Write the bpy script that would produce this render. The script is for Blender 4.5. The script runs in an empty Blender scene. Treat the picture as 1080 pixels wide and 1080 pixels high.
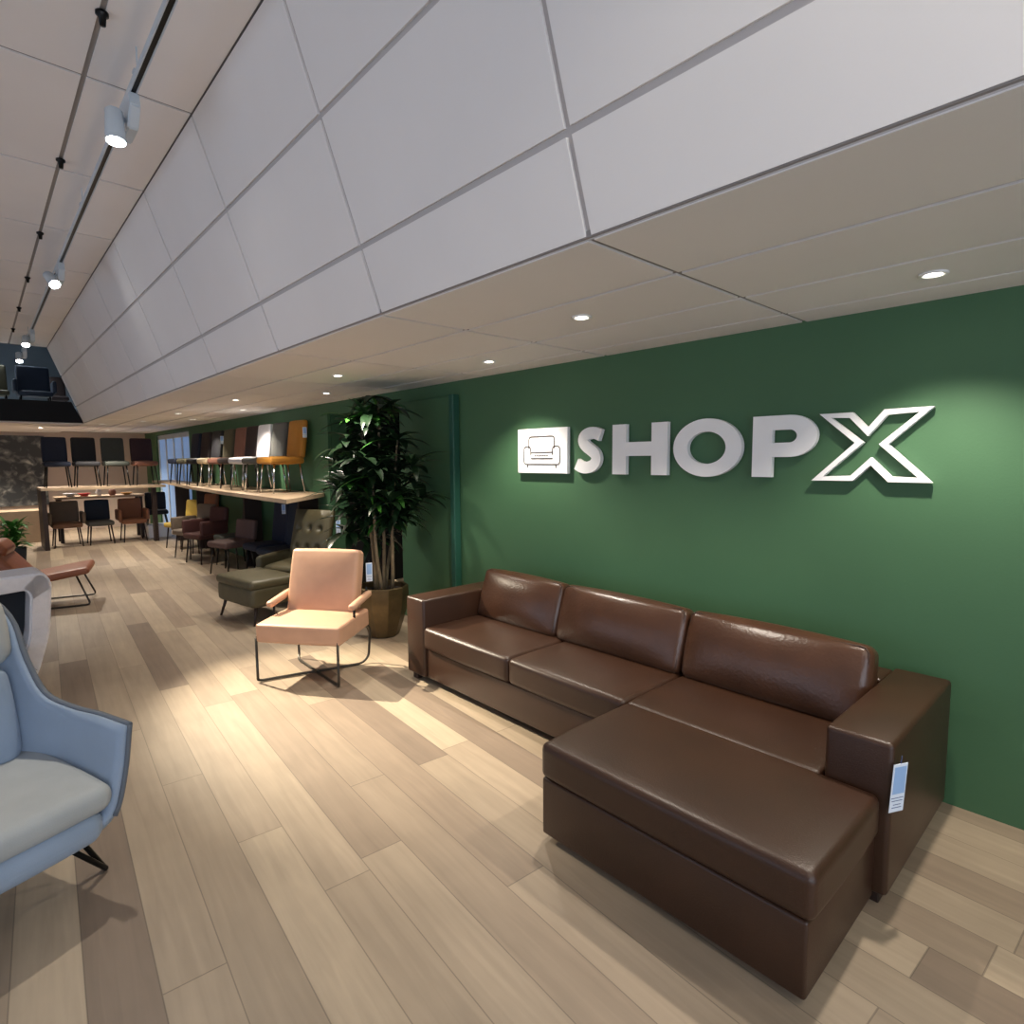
import bpy, bmesh, math, random
from mathutils import Vector, Matrix, Euler
random.seed(7)
S = bpy.context.scene
COL = S.collection
PI = math.pi
def R(d): return math.radians(d)
def lin(c):
    return tuple((x/12.92 if x <= .04045 else ((x+.055)/1.055)**2.4) for x in [v/255 for v in c])+(1,)

# ------------------------------------------------------------ materials
def mat(name, rgb, rough=.6, metal=0, noise=.0, nscale=8, bump=0, bscale=60, coat=0, sheen=0, spec=.5, emit=None, estr=0):
    m = bpy.data.materials.new(name); m.use_nodes = True
    nt = m.node_tree; b = nt.nodes['Principled BSDF']
    b.inputs['Base Color'].default_value = lin(rgb)
    b.inputs['Roughness'].default_value = rough
    b.inputs['Metallic'].default_value = metal
    b.inputs['Specular IOR Level'].default_value = spec
    b.inputs['Coat Weight'].default_value = coat
    b.inputs['Sheen Weight'].default_value = sheen
    tc = nt.nodes.new('ShaderNodeTexCoord')
    if noise:
        n = nt.nodes.new('ShaderNodeTexNoise'); n.inputs['Scale'].default_value = nscale; n.inputs['Detail'].default_value = 5
        nt.links.new(tc.outputs['Object'], n.inputs['Vector'])
        hs = nt.nodes.new('ShaderNodeHueSaturation'); hs.inputs['Color'].default_value = lin(rgb)
        mr = nt.nodes.new('ShaderNodeMapRange')
        mr.inputs['From Min'].default_value = .3; mr.inputs['From Max'].default_value = .7
        mr.inputs['To Min'].default_value = 1-noise; mr.inputs['To Max'].default_value = 1+noise
        nt.links.new(n.outputs['Fac'], mr.inputs['Value']); nt.links.new(mr.outputs['Result'], hs.inputs['Value'])
        nt.links.new(hs.outputs['Color'], b.inputs['Base Color'])
    if bump:
        n2 = nt.nodes.new('ShaderNodeTexNoise'); n2.inputs['Scale'].default_value = bscale; n2.inputs['Detail'].default_value = 4
        nt.links.new(tc.outputs['Object'], n2.inputs['Vector'])
        bp = nt.nodes.new('ShaderNodeBump'); bp.inputs['Strength'].default_value = bump; bp.inputs['Distance'].default_value = .01
        nt.links.new(n2.outputs['Fac'], bp.inputs['Height']); nt.links.new(bp.outputs['Normal'], b.inputs['Normal'])
    if emit:
        b.inputs['Emission Color'].default_value = lin(emit); b.inputs['Emission Strength'].default_value = estr
    return m

def floor_mat():
    m = bpy.data.materials.new('oak_planks'); m.use_nodes = True
    nt = m.node_tree; N = nt.nodes; L = nt.links; b = N['Principled BSDF']
    def math_(op, a, bb=None):
        n = N.new('ShaderNodeMath'); n.operation = op
        for i, v in enumerate((a, bb)):
            if v is None: continue
            if isinstance(v, (int, float)): n.inputs[i].default_value = v
            else: L.new(v, n.inputs[i])
        return n.outputs[0]
    tc = N.new('ShaderNodeTexCoord'); mp = N.new('ShaderNodeMapping')
    mp.inputs['Rotation'].default_value = (0, 0, R(3.8))
    L.new(tc.outputs['Object'], mp.inputs['Vector'])
    sp = N.new('ShaderNodeSeparateXYZ'); L.new(mp.outputs['Vector'], sp.inputs['Vector'])
    Wd, Ln = .18, 2.1
    u = math_('DIVIDE', sp.outputs['X'], Wd); row = math_('FLOOR', u); fu = math_('SUBTRACT', u, row)
    wn = N.new('ShaderNodeTexWhiteNoise'); wn.noise_dimensions = '1D'; L.new(row, wn.inputs['W'])
    v = math_('ADD', math_('DIVIDE', sp.outputs['Y'], Ln), math_('MULTIPLY', wn.outputs['Value'], 7.3))
    pl = math_('FLOOR', v); fv = math_('SUBTRACT', v, pl)
    cb = N.new('ShaderNodeCombineXYZ'); L.new(row, cb.inputs[0]); L.new(pl, cb.inputs[1])
    w2 = N.new('ShaderNodeTexWhiteNoise'); w2.noise_dimensions = '2D'; L.new(cb.outputs[0], w2.inputs['Vector'])
    rp = N.new('ShaderNodeValToRGB'); cr = rp.color_ramp
    cr.elements[0].position = 0; cr.elements[0].color = lin((128,111,95))
    cr.elements[1].position = 1; cr.elements[1].color = lin((178,160,136))
    for p, c in ((.15,(146,128,109)), (.45,(157,140,119)), (.75,(167,149,127))):
        e = cr.elements.new(p); e.color = lin(c)
    L.new(w2.outputs['Value'], rp.inputs['Fac'])
    # grain along the boards, shifted per board
    cb2 = N.new('ShaderNodeCombineXYZ')
    L.new(math_('MULTIPLY', sp.outputs['X'], 26), cb2.inputs[0]); L.new(math_('MULTIPLY', sp.outputs['Y'], 1.6), cb2.inputs[1])
    L.new(math_('MULTIPLY', w2.outputs['Value'], 37), cb2.inputs[2])
    g = N.new('ShaderNodeTexNoise'); g.inputs['Scale'].default_value = 1; g.inputs['Detail'].default_value = 6; g.inputs['Distortion'].default_value = .7
    L.new(cb2.outputs[0], g.inputs['Vector'])
    k = N.new('ShaderNodeTexNoise'); k.inputs['Scale'].default_value = 3.2; k.inputs['Detail'].default_value = 3
    L.new(mp.outputs['Vector'], k.inputs['Vector'])
    mr = N.new('ShaderNodeMapRange'); mr.inputs['From Min'].default_value = .25; mr.inputs['From Max'].default_value = .75
    mr.inputs['To Min'].default_value = .86; mr.inputs['To Max'].default_value = 1.1; L.new(g.outputs['Fac'], mr.inputs['Value'])
    mk = N.new('ShaderNodeMapRange'); mk.inputs['From Min'].default_value = .3; mk.inputs['From Max'].default_value = .7
    mk.inputs['To Min'].default_value = .94; mk.inputs['To Max'].default_value = 1.05; L.new(k.outputs['Fac'], mk.inputs['Value'])
    # joints
    du = math_('MINIMUM', fu, math_('SUBTRACT', 1, fu)); dv = math_('MINIMUM', fv, math_('SUBTRACT', 1, fv))
    ju = math_('LESS_THAN', du, .011); jv = math_('LESS_THAN', dv, .0012)
    j = math_('MAXIMUM', ju, jv)
    val = math_('MULTIPLY', math_('MULTIPLY', mr.outputs[0], mk.outputs[0]), math_('SUBTRACT', 1, math_('MULTIPLY', j, .38)))
    hs = N.new('ShaderNodeHueSaturation'); L.new(rp.outputs['Color'], hs.inputs['Color']); L.new(val, hs.inputs['Value'])
    L.new(hs.outputs['Color'], b.inputs['Base Color'])
    b.inputs['Roughness'].default_value = .52
    bp = N.new('ShaderNodeBump'); bp.inputs['Strength'].default_value = .15; bp.inputs['Distance'].default_value = .002
    L.new(val, bp.inputs['Height']); L.new(bp.outputs['Normal'], b.inputs['Normal'])
    return m

def mural_mat():
    m = bpy.data.materials.new('floral_print'); m.use_nodes = True
    nt = m.node_tree; N = nt.nodes; L = nt.links; b = N['Principled BSDF']
    tc = N.new('ShaderNodeTexCoord')
    v = N.new('ShaderNodeTexVoronoi'); v.inputs['Scale'].default_value = 4.5
    n = N.new('ShaderNodeTexNoise'); n.inputs['Scale'].default_value = 5; n.inputs['Detail'].default_value = 8; n.inputs['Distortion'].default_value = 1.5
    L.new(tc.outputs['Object'], v.inputs['Vector']); L.new(tc.outputs['Object'], n.inputs['Vector'])
    mm = N.new('ShaderNodeMath'); mm.operation = 'MULTIPLY_ADD'; mm.inputs[1].default_value = .5
    L.new(v.outputs['Distance'], mm.inputs[0]); L.new(n.outputs['Fac'], mm.inputs[2])
    r = N.new('ShaderNodeValToRGB'); L.new(mm.outputs[0], r.inputs['Fac'])
    r.color_ramp.elements[0].position = .42; r.color_ramp.elements[0].color = lin((196,194,186))
    r.color_ramp.elements[1].position = .78; r.color_ramp.elements[1].color = lin((66,68,70))
    e = r.color_ramp.elements.new(.58); e.color = lin((122,122,118))
    L.new(r.outputs['Color'], b.inputs['Base Color']); b.inputs['Roughness'].default_value = .7
    return m

M = {}
M['floor'] = floor_mat()
M['green'] = mat('green_paint', (64,102,70), .62, noise=.05, nscale=1.5, bump=.05, bscale=90)
M['teal'] = mat('teal_green_paint', (36,84,68), .5, noise=.04)
M['dgreen'] = mat('dark_green_paint', (40,72,54), .6, noise=.04)
M['tile'] = mat('ceiling_tile', (236,232,230), .9, noise=.025, nscale=1.2, bump=.04, bscale=150)
M['joint'] = mat('ceiling_joint', (196,190,188), .8)
M['joint2'] = mat('soffit_joint', (150,145,142), .8)
M['cream'] = mat('cream_wall', (196,176,160), .8, noise=.04, nscale=2)
M['graywall'] = mat('grey_wall', (92,104,114), .8, noise=.04, nscale=2)
M['black'] = mat('black_paint', (6,7,13), .6, noise=.1, spec=.25)
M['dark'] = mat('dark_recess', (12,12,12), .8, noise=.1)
M['leather'] = mat('brown_leather', (56,34,21), .4, noise=.12, nscale=5, bump=.12, bscale=170)
M['leather2'] = mat('brown_cushion_leather', (70,45,31), .29, noise=.14, nscale=6, bump=.16, bscale=60)
M['seam'] = mat('dark_seam', (32,20,14), .6)
M['white'] = mat('white_sign', (242,242,242), .45, noise=.02)
M['lineart'] = mat('grey_line', (62,58,58), .8)
M['tan'] = mat('tan_leather', (190,148,120), .45, noise=.06, bump=.08, bscale=150)
M['olive'] = mat('olive_leather', (86,80,58), .45, noise=.1, bump=.1, bscale=120)
M['blue'] = mat('light_blue_fabric', (148,164,184), .7, noise=.05, nscale=5, bump=.08, bscale=300, sheen=.1)
M['greyseat'] = mat('pale_blue_grey_fabric', (176,179,178), .7, noise=.05, bump=.08, bscale=300)
M['piping'] = mat('grey_piping', (100,106,114), .7)
M['boucle'] = mat('white_boucle', (232,229,231), .9, noise=.03, nscale=40, bump=.15, bscale=150)
M['charcoal'] = mat('charcoal_fabric', (44,48,54), .85, noise=.08)
M['metal'] = mat('black_metal', (18,18,18), .35, metal=.6, noise=.05)
M['gunmetal'] = mat('gunmetal', (70,66,60), .35, metal=.8, noise=.05)
M['chrome'] = mat('chrome', (190,192,195), .2, metal=1, noise=.02)
M['bronze'] = mat('bronze_glaze', (98,82,56), .35, metal=.55, noise=.22, nscale=9, bump=.06)
M['soil'] = mat('soil', (40,30,22), .95, noise=.3, nscale=40, bump=.5)
M['leaf'] = mat('dark_green_leaf', (26,48,26), .36, noise=.3, nscale=7)
M['leaf2'] = mat('fresh_green_leaf', (62,120,44), .4, noise=.25, nscale=9)
M['bark'] = mat('pale_bark', (124,108,84), .85, noise=.2, nscale=20, bump=.4)
M['cognac'] = mat('cognac_leather', (146,88,62), .4, noise=.1, bump=.1, bscale=120)
M['woodtop'] = mat('oak_shelf_wood', (188,164,136), .5, noise=.1, nscale=6)
M['darkwood'] = mat('dark_wood', (44,30,26), .5, noise=.15, nscale=6)
M['paper'] = mat('white_card_daylight_tint', (222,232,246), .6, noise=.01)  # white card with the bluish window light tinted into its colour
M['print'] = mat('blue_print', (70,92,140), .6)
M['blueband'] = mat('pale_blue_print', (150,184,228), .6)
M['headwhite'] = mat('white_lamp_metal', (196,206,214), .4, noise=.02)
M['mural'] = mural_mat()
M['lens'] = mat('lamp_lens', (255,250,235), .5, emit=(255,246,228), estr=26)
M['tlens'] = mat('track_lamp_lens', (255,255,255), .5, emit=(255,252,245), estr=45)
M['blueglass'] = mat('pale_blue_door_glass', (150,180,215), .3, noise=.05, emit=(120,160,215), estr=.32)
M['daylight'] = mat('window_daylight', (200,215,235), .3, emit=(190,212,245), estr=1.0)
FAB = dict(navy=(20,30,52), black=(18,18,24), greengrey=(58,62,56), burgundy=(52,24,28), mustard=(176,120,40), slate=(84,84,80),
           offwhite=(206,204,206), darkbrown=(44,30,28), terracotta=(132,88,72), oliveg=(72,68,48), creamf=(206,186,150),
           brown=(118,84,62), taupe=(112,98,84), mauve=(92,70,66), rust=(140,92,66), yellow=(186,158,70), redbrown=(74,40,36), inkblue=(22,36,54))
for k, c in FAB.items(): M['f_'+k] = mat('fabric_'+k, c, .7, noise=.08, nscale=6, bump=.1, bscale=160)

# ------------------------------------------------------------ mesh helpers
def obj(name, bm, m, parent=None, smooth=False, loc=None, rot=None):
    me = bpy.data.meshes.new(name)
    bmesh.ops.recalc_face_normals(bm, faces=bm.faces)
    bm.to_mesh(me); bm.free()
    o = bpy.data.objects.new(name, me); COL.objects.link(o)
    me.materials.append(M[m] if isinstance(m, str) else m)
    if smooth:
        me.shade_smooth()
    if parent: o.parent = parent
    if loc: o.location = loc
    if rot: o.rotation_euler = rot
    return o
def autosmooth(o, ang=40):
    me = o.data
    me.shade_smooth()
    try: me.set_sharp_from_angle(angle=R(ang))
    except Exception: pass
    return o
def thing(name, label, cat, loc=(0,0,0), rz=0, group=None):
    o = bpy.data.objects.new(name, None); COL.objects.link(o)
    o.empty_display_size = .1
    o.location = loc; o.rotation_euler = (0,0,rz); o['label'] = label; o['category'] = cat
    if group: o['group'] = group
    return o
def tag(o, label, cat, group=None):
    o['label'] = label; o['category'] = cat
    if group: o['group'] = group
    return o
def struct(name, bm, m, parent=None, **k):
    o = obj(name, bm, m, parent, **k)
    if not parent: o['kind'] = 'structure'
    return o
def B(): return bmesh.new()
def box(bm, x0, x1, y0, y1, z0, z1, bev=0, seg=2, mx=None):
    r = bmesh.ops.create_cube(bm, size=1)
    vs = r['verts']
    bmesh.ops.scale(bm, verts=vs, vec=(x1-x0, y1-y0, z1-z0))
    bmesh.ops.translate(bm, verts=vs, vec=((x0+x1)/2, (y0+y1)/2, (z0+z1)/2))
    if bev:
        es = list({e for v in vs for e in v.link_edges})
        rr = bmesh.ops.bevel(bm, geom=es, offset=bev, segments=seg, affect='EDGES', profile=.5)
        vs = list({v for f in rr['faces'] for v in f.verts} | {v for v in vs if v.is_valid})
    if mx: bmesh.ops.transform(bm, matrix=mx, verts=vs)
    return vs
def tube(bm, pts, r, n=8, closed=False, r2=None):
    pts = [Vector(p) for p in pts]; rings = []
    k = len(pts); up0 = None
    for i, p in enumerate(pts):
        if closed: d = (pts[(i+1) % k]-pts[i-1])
        else: d = (pts[min(i+1, k-1)]-pts[max(i-1, 0)])
        d.normalize()
        if up0 is None:
            up0 = Vector((0,0,1)) if abs(d.z) < .9 else Vector((1,0,0))
        a = up0.cross(d)
        if a.length < 1e-4: a = Vector((0,1,0)).cross(d)
        a.normalize(); b = d.cross(a); up0 = b
        rad = r if r2 is None else r+(r2-r)*i/(k-1)
        rings.append([bm.verts.new(p+a*math.cos(2*PI*j/n)*rad+b*math.sin(2*PI*j/n)*rad) for j in range(n)])
    for i in range(k if closed else k-1):
        A, C = rings[i], rings[(i+1) % k]
        for j in range(n): bm.faces.new((A[j], A[(j+1) % n], C[(j+1) % n], C[j]))
    if not closed:
        bm.faces.new(rings[0]); bm.faces.new(list(reversed(rings[-1])))
def rounded(pts, rad=.03, seg=4, closed=False):
    pts = [Vector(p) for p in pts]; out = []
    k = len(pts)
    for i, p in enumerate(pts):
        if not closed and i in (0, k-1): out.append(p); continue
        a = pts[i-1]-p; c = pts[(i+1) % k]-p
        r = min(rad, a.length*.45, c.length*.45)
        A = p+a.normalized()*r; C = p+c.normalized()*r
        for s in range(seg+1):
            t = s/seg; out.append(A*(1-t)**2+p*2*t*(1-t)+C*t*t)
    return out
def lathe(bm, prof, n=32, cx=0, cy=0):
    rings = []
    for r, z in prof:
        if r < 1e-5: rings.append([bm.verts.new((cx, cy, z))])
        else: rings.append([bm.verts.new((cx+r*math.cos(2*PI*j/n), cy+r*math.sin(2*PI*j/n), z)) for j in range(n)])
    for A, C in zip(rings, rings[1:]):
        for j in range(n):
            a = [A[j % len(A)], A[(j+1) % len(A)]] if len(A) > 1 else [A[0]]
            c = [C[(j+1) % len(C)], C[j % len(C)]] if len(C) > 1 else [C[0]]
            if len(a)+len(c) > 2: bm.faces.new(a+c)
def cushion(bm, sx, sy, sz, r=.04, puff=.02, puffside=.006, n=8, mx=None, axis=2):
    """rounded block whose two broad faces swell; centred at origin"""
    h = (sx/2, sy/2, sz/2); r = min(r, min(h)*.98)
    def axis_pts(H):
        a = [-H, -H+r*.3, -H+r*.65, -H+r]
        m = [(-H+r)+(2*(H-r))*i/n for i in range(1, n)]
        return a+m+[H-r, H-r*.65, H-r*.3, H]
    ax = [axis_pts(v) for v in h]
    cache = {}
    def V(p):
        key = tuple(round(c, 5) for c in p)
        if key in cache: return cache[key]
        inner = Vector([max(-(h[i]-r), min(h[i]-r, p[i])) for i in range(3)])
        d = Vector(p)-inner
        q = inner+d.normalized()*r if d.length > 1e-9 else Vector(p)
        u = [max(-1, min(1, p[i]/h[i])) for i in range(3)]
        o = [i for i in range(3) if i != axis]
        f = (1-abs(u[o[0]])**2.6)*(1-abs(u[o[1]])**2.6)
        q[axis] += puff*f*u[axis]
        for i in o:
            j = [k for k in o if k != i][0]
            q[i] += puffside*u[i]**3*(1-u[j]**2)
        v = bm.verts.new(q if mx is None else mx @ q)
        cache[key] = v; return v
    for d in range(3):
        e, g = [i for i in range(3) if i != d]
        for s in (-1, 1):
            for i in range(len(ax[e])-1):
                for j in range(len(ax[g])-1):
                    P = []
                    for (a, b) in ((i, j), (i+1, j), (i+1, j+1), (i, j+1)):
                        p = [0,0,0]; p[d] = s*h[d]; p[e] = ax[e][a]; p[g] = ax[g][b]; P.append(V(p))
                    if len(set(P)) >= 3:
                        try: bm.faces.new(P)
                        except ValueError: pass
def T(x, y, z, rx=0, ry=0, rz=0): return Matrix.Translation((x,y,z)) @ Euler((rx,ry,rz)).to_matrix().to_4x4()
def prism(bm, poly, z0, z1, mx=None):
    a = [bm.verts.new((p[0], p[1], z0)) for p in poly]; b = [bm.verts.new((p[0], p[1], z1)) for p in poly]
    bm.faces.new(list(reversed(a))); bm.faces.new(b)
    k = len(poly)
    for i in range(k): bm.faces.new((a[i], a[(i+1) % k], b[(i+1) % k], b[i]))
    if mx: bmesh.ops.transform(bm, matrix=mx, verts=a+b)
def ringprism(bm, outer, inner, z0, z1):
    k = len(outer)
    V = [[bm.verts.new((p[0], p[1], z)) for p in L] for L, z in ((outer,z0),(outer,z1),(inner,z1),(inner,z0))]
    for q in range(4):
        A, C = V[q], V[(q+1) % 4]
        for i in range(k): bm.faces.new((A[i], A[(i+1) % k], C[(i+1) % k], C[i]))

# ------------------------------------------------------------ camera
cam = bpy.data.objects.new('camera', bpy.data.cameras.new('camera')); COL.objects.link(cam); S.camera = cam
yaw, pit, rol = R(42.4966), R(5.2284), R(-0.4332)
fw = Vector((math.sin(yaw)*math.cos(pit), math.cos(yaw)*math.cos(pit), -math.sin(pit)))
rt = Vector((math.cos(yaw), -math.sin(yaw), 0)); up = rt.cross(fw)
r2 = rt*math.cos(rol)+up*math.sin(rol); u2 = up*math.cos(rol)-rt*math.sin(rol)
mx = Matrix((r2, u2, -fw)).transposed().to_4x4(); mx.translation = (0,0,1.6)
cam.matrix_world = mx
cam.data.sensor_width = 36; cam.data.sensor_fit = 'HORIZONTAL'; cam.data.lens = 36*614.8/1080
cam.data.clip_start = .05

# ------------------------------------------------------------ the room
W = 3.2; ZS = 2.29; ZC = 3.575; YB = 17.2; YF = -3.4; XL = -4.0; YM = 13.0
bm = B(); box(bm, XL-.2, W+2.2, YF-.2, YB+.2, -.12, 0); struct('floor', bm, 'floor')

# right wall with a dark doorway behind the plant
bm = B()
box(bm, W, W+.2, YF, 5.12, 0, 2.45); box(bm, W, W+.2, 6.72, 13.1, 0, 2.45); box(bm, W, W+.2, 5.12, 6.72, 2.14, 2.45)
box(bm, W, W+.2, 16.0, YB, 0, 2.45); box(bm, W, W+.2, 13.1, 16.0, 2.22, 2.45)
struct('wall_right', bm, 'green')
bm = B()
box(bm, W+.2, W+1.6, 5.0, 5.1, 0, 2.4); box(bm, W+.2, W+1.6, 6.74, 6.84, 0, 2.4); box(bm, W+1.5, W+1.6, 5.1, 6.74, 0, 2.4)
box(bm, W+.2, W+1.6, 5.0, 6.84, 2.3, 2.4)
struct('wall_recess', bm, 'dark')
bm = B(); box(bm, 3.125, 3.195, 4.17, 4.235, 0, 2.17, .008); struct('trim_1', bm, 'teal')
bm = B(); box(bm, 3.165, 3.198, 4.235, 5.12, 0, 2.165, .006); struct('trim_2', bm, 'green')
bm = B(); box(bm, 3.15, 3.198, 6.72, 6.80, 0, 2.16, .006); struct('trim_3', bm, 'green')
# pale blue glazed door at the far right
dr = bpy.data.objects.new('door_1', None); COL.objects.link(dr); dr['kind'] = 'structure'; dr.location = (W+.05, 14.55, 0)
bm = B()
for y in (-1.42, -.75, -.05, .65, 1.36): box(bm, -.02, .04, y-.04, y+.04, 0, 2.2)
box(bm, -.02, .04, -1.45, 1.42, 2.1, 2.2); box(bm, -.02, .04, -1.45, 1.42, 0, .12)
obj('door_frame', bm, 'headwhite', dr)
bm = B(); box(bm, .0, .02, -1.42, 1.38, .1, 2.12); obj('door_glass', bm, 'blueglass', dr)

bm = B(); box(bm, XL, W+.2, YB, YB+.2, 0, 3.7); struct('wall_back', bm, 'cream')
bm = B(); box(bm, XL-.2, XL, YF, YB, 0, .35); box(bm, XL-.2, XL, YF, YB, 2.35, 3.7); box(bm, XL-.2, XL, YF, -.4, .35, 2.35); box(bm, XL-.2, XL, 8.8, YB, .35, 2.35)
struct('wall_left', bm, 'cream')
w2_ = bpy.data.objects.new('window_2', None); COL.objects.link(w2_); w2_['kind'] = 'structure'; w2_.location = (XL-.1, 4.2, 1.35)
bm = B()
for y in (-4.6, -3.07, -1.53, 0, 1.53, 3.07, 4.6): box(bm, -.05, .05, y-.03, y+.03, -1, 1)
box(bm, -.05, .05, -4.6, 4.6, -1, -.95); box(bm, -.05, .05, -4.6, 4.6, .95, 1)
obj('window_frame', bm, 'metal', w2_)
bm = B(); box(bm, -.06, -.05, -4.6, 4.6, -1, 1); obj('window_pane', bm, 'daylight', w2_)
# storefront side behind the camera, with a big window
bm = B(); box(bm, XL, W+.2, YF-.2, YF, 0, .3); box(bm, XL, W+.2, YF-.2, YF, 2.6, 3.7); box(bm, 1.6, W+.2, YF-.2, YF, .3, 2.6); box(bm, XL, -3.6, YF-.2, YF, .3, 2.6)
struct('wall_front', bm, 'cream')
wn = bpy.data.objects.new('window_1', None); COL.objects.link(wn); wn['kind'] = 'structure'; wn.location = (-1, YF-.1, 1.45)
bm = B()
for x in (-2.6, -1.3, 0, 1.3, 2.6): box(bm, x-.03, x+.03, -.05, .05, -1.15, 1.15)
box(bm, -2.6, 2.6, -.05, .05, -1.15, -1.1); box(bm, -2.6, 2.6, -.05, .05, 1.1, 1.15)
obj('window_frame', bm, 'metal', wn)
bm = B(); box(bm, -2.6, 2.6, -.06, -.05, -1.15, 1.15); obj('window_pane', bm, 'daylight', wn)

# tiled soffit, sloping bulkhead and high ceiling, built as separate slabs in a grid
Y0, DY = 1.248, 1.2893
ys = [Y0+DY*k for k in range(-4, 13)]
xs = [1.484, 1.998, 2.512, 2.952, W]
g = .012
def slab(bm, P0, P1, Q1, Q0, th=.02):
    """tile with corners P0,P1,Q1,Q0, pushed up by its normal"""
    a = [Vector(p) for p in (P0, P1, Q1, Q0)]
    n = (a[1]-a[0]).cross(a[3]-a[0]).normalized()
    if n.z < 0: n = -n
    lo = [bm.verts.new(p) for p in a]; hi = [bm.verts.new(p+n*th) for p in a]
    bm.faces.new(lo); bm.faces.new(hi[::-1])
    for i in range(4): bm.faces.new((lo[i], lo[(i+1) % 4], hi[(i+1) % 4], hi[i]))
bm = B()
for i in range(4):
    for k in range(len(ys)-1):
        y0, y1 = ys[k]+g, min(ys[k+1], YB)-g
        slab(bm, (xs[i]+g, y0, ZS), (xs[i+1]-g*(i < 3), y0, ZS), (xs[i+1]-g*(i < 3), y1, ZS), (xs[i]+g, y1, ZS))
so = struct('ceiling_soffit', bm, 'tile')
bm = B(); box(bm, 1.484, W, YF, YB, ZS+.008, ZS+.03)
obj('tile_grid', bm, 'joint2', so)
# sloping bulkhead
P = [(1.484, 2.29), (1.358, 2.590), (1.192, 3.085), (1.04, ZC)]
P = [(1.484+(1.04-1.484)*t, 2.29+(ZC-2.29)*t) for t in (0, .2265, .625, 1)]
bm = B()
for (xa, za), (xb, zb) in zip(P, P[1:]):
    d = Vector((xb-xa, 0, zb-za)).normalized()*g
    for k in range(len(ys)-1):
        y0, y1 = ys[k]+g, min(ys[k+1], YM+.0)-g
        if y0 > YM-.05: continue
        slab(bm, (xa+d.x, y0, za+d.z), (xa+d.x, y1, za+d.z), (xb-d.x, y1, zb-d.z), (xb-d.x, y0, zb-d.z), .02)
bk = struct('wall_bulkhead', bm, 'tile')
bm = B()
prism(bm, [(1.484+.012, 2.29+.004), (1.04+.012, ZC+.004), (1.04+.1, ZC+.1), (1.484+.1, 2.32)], -YM, -YF, Matrix.Rotation(PI/2, 4, 'X'))
obj('tile_grid', bm, 'joint', bk)
bm = B()
xc = [-4.0, -3.35, -2.05, -.75, .545, 1.04]
for i in range(len(xc)-1):
    for k in range(len(ys)-1):
        y0, y1 = ys[k]+g, min(ys[k+1], YM)-g
        if y0 > YM-.05: continue
        gg = g if i < len(xc)-2 else 0
        slab(bm, (xc[i]+g, y0, ZC), (xc[i+1]-gg, y0, ZC), (xc[i+1]-gg, y1, ZC), (xc[i]+g, y1, ZC))
cl = struct('ceiling', bm, 'tile')
bm = B(); box(bm, XL, 1.1, YF, YM, ZC+.008, ZC+.03); obj('tile_grid', bm, 'joint2', cl)

# mezzanine over the far end: black beam, floor, low wall behind
bm = B(); prism(bm, [(XL, 2.30), (1.478, 2.30), (1.325, 2.66), (XL, 2.66)], -YM-.16, -YM+.02, Matrix.Rotation(PI/2, 4, 'X'))
struct('trim_4', bm, 'black')
bm = B(); box(bm, XL, 1.48, YM+.17, YB, 2.28, 2.36); struct('ceiling_mezzanine', bm, 'tile')
bm = B(); box(bm, XL, 2.4, 15.8, 15.9, 2.37, 4.4); struct('wall_mezzanine', bm, 'graywall')
bm = B(); box(bm, 1.5, 1.6, YM, 15.8, 2.37, 4.4); struct('wall_mezzanine_side', bm, 'graywall')
bm = B(); box(bm, XL, 2.4, YM+.0, 15.9, 4.4, 4.5); box(bm, XL, 1.2, YM, YM+.06, ZC, 4.45); struct('ceiling_upper', bm, 'graywall')

# big printed wall panel at the far left
bm = B(); box(bm, -1.2, 1.2, YB-.04, YB-.005, .62, 2.2)
tag(obj('wall_mural', bm, 'mural'), 'dark wall panel printed with pale grey blossoms at the far left', 'wall panel')
bm = B(); box(bm, -.55, .55, -.3, .3, 0, .64, .01); o = obj('display_plinth', bm, 'creamf' if 0 else 'woodtop', loc=(.42, 15.3, 0))
tag(o, 'pale wooden display block below the printed wall panel', 'plinth')

# ------------------------------------------------------------ wall sign
sg = thing('wall_sign', 'white raised lettering reading SHOPX with armchair emblem on green wall', 'sign', (W, 3.375, 0))
SM = Matrix(((0,0,-1,0),(-1,0,0,0),(0,1,0,0),(0,0,0,1)))   # (u,v,depth) -> (-depth,-u,v)
def letter(build, name='letter', m='white', parent=sg, z0=.008, z1=.04):
    bm = B(); build(bm, z0, z1)
    bmesh.ops.transform(bm, matrix=SM, verts=bm.verts)
    return obj(name, bm, m, parent)
icon = letter(lambda b, a, c: box(b, 0, .523, 1.487, 1.826, a, c, .004), 'emblem_panel')
def stroke(bm, pts, w, z0, z1, closed=False):
    pts = [Vector((p[0], p[1])) for p in pts]; k = len(pts); Lf = []; Rt = []
    for i in range(k):
        if closed: d = pts[(i+1) % k]-pts[i-1]
        else: d = pts[min(i+1, k-1)]-pts[max(i-1, 0)]
        d.normalize(); n = Vector((-d.y, d.x))*w/2; Lf.append(pts[i]+n); Rt.append(pts[i]-n)
    if closed: ringprism(bm, Lf, Rt, z0, z1)
    else:
        a = [[bm.verts.new((p.x, p.y, z)) for p in L] for L, z in ((Lf,z0),(Lf,z1),(Rt,z1),(Rt,z0))]
        for q in range(4):
            for i in range(k-1): bm.faces.new((a[q][i], a[q][i+1], a[(q+1) % 4][i+1], a[(q+1) % 4][i]))
        bm.faces.new([a[q][0] for q in range(4)]); bm.faces.new([a[q][-1] for q in range(4)][::-1])
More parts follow.
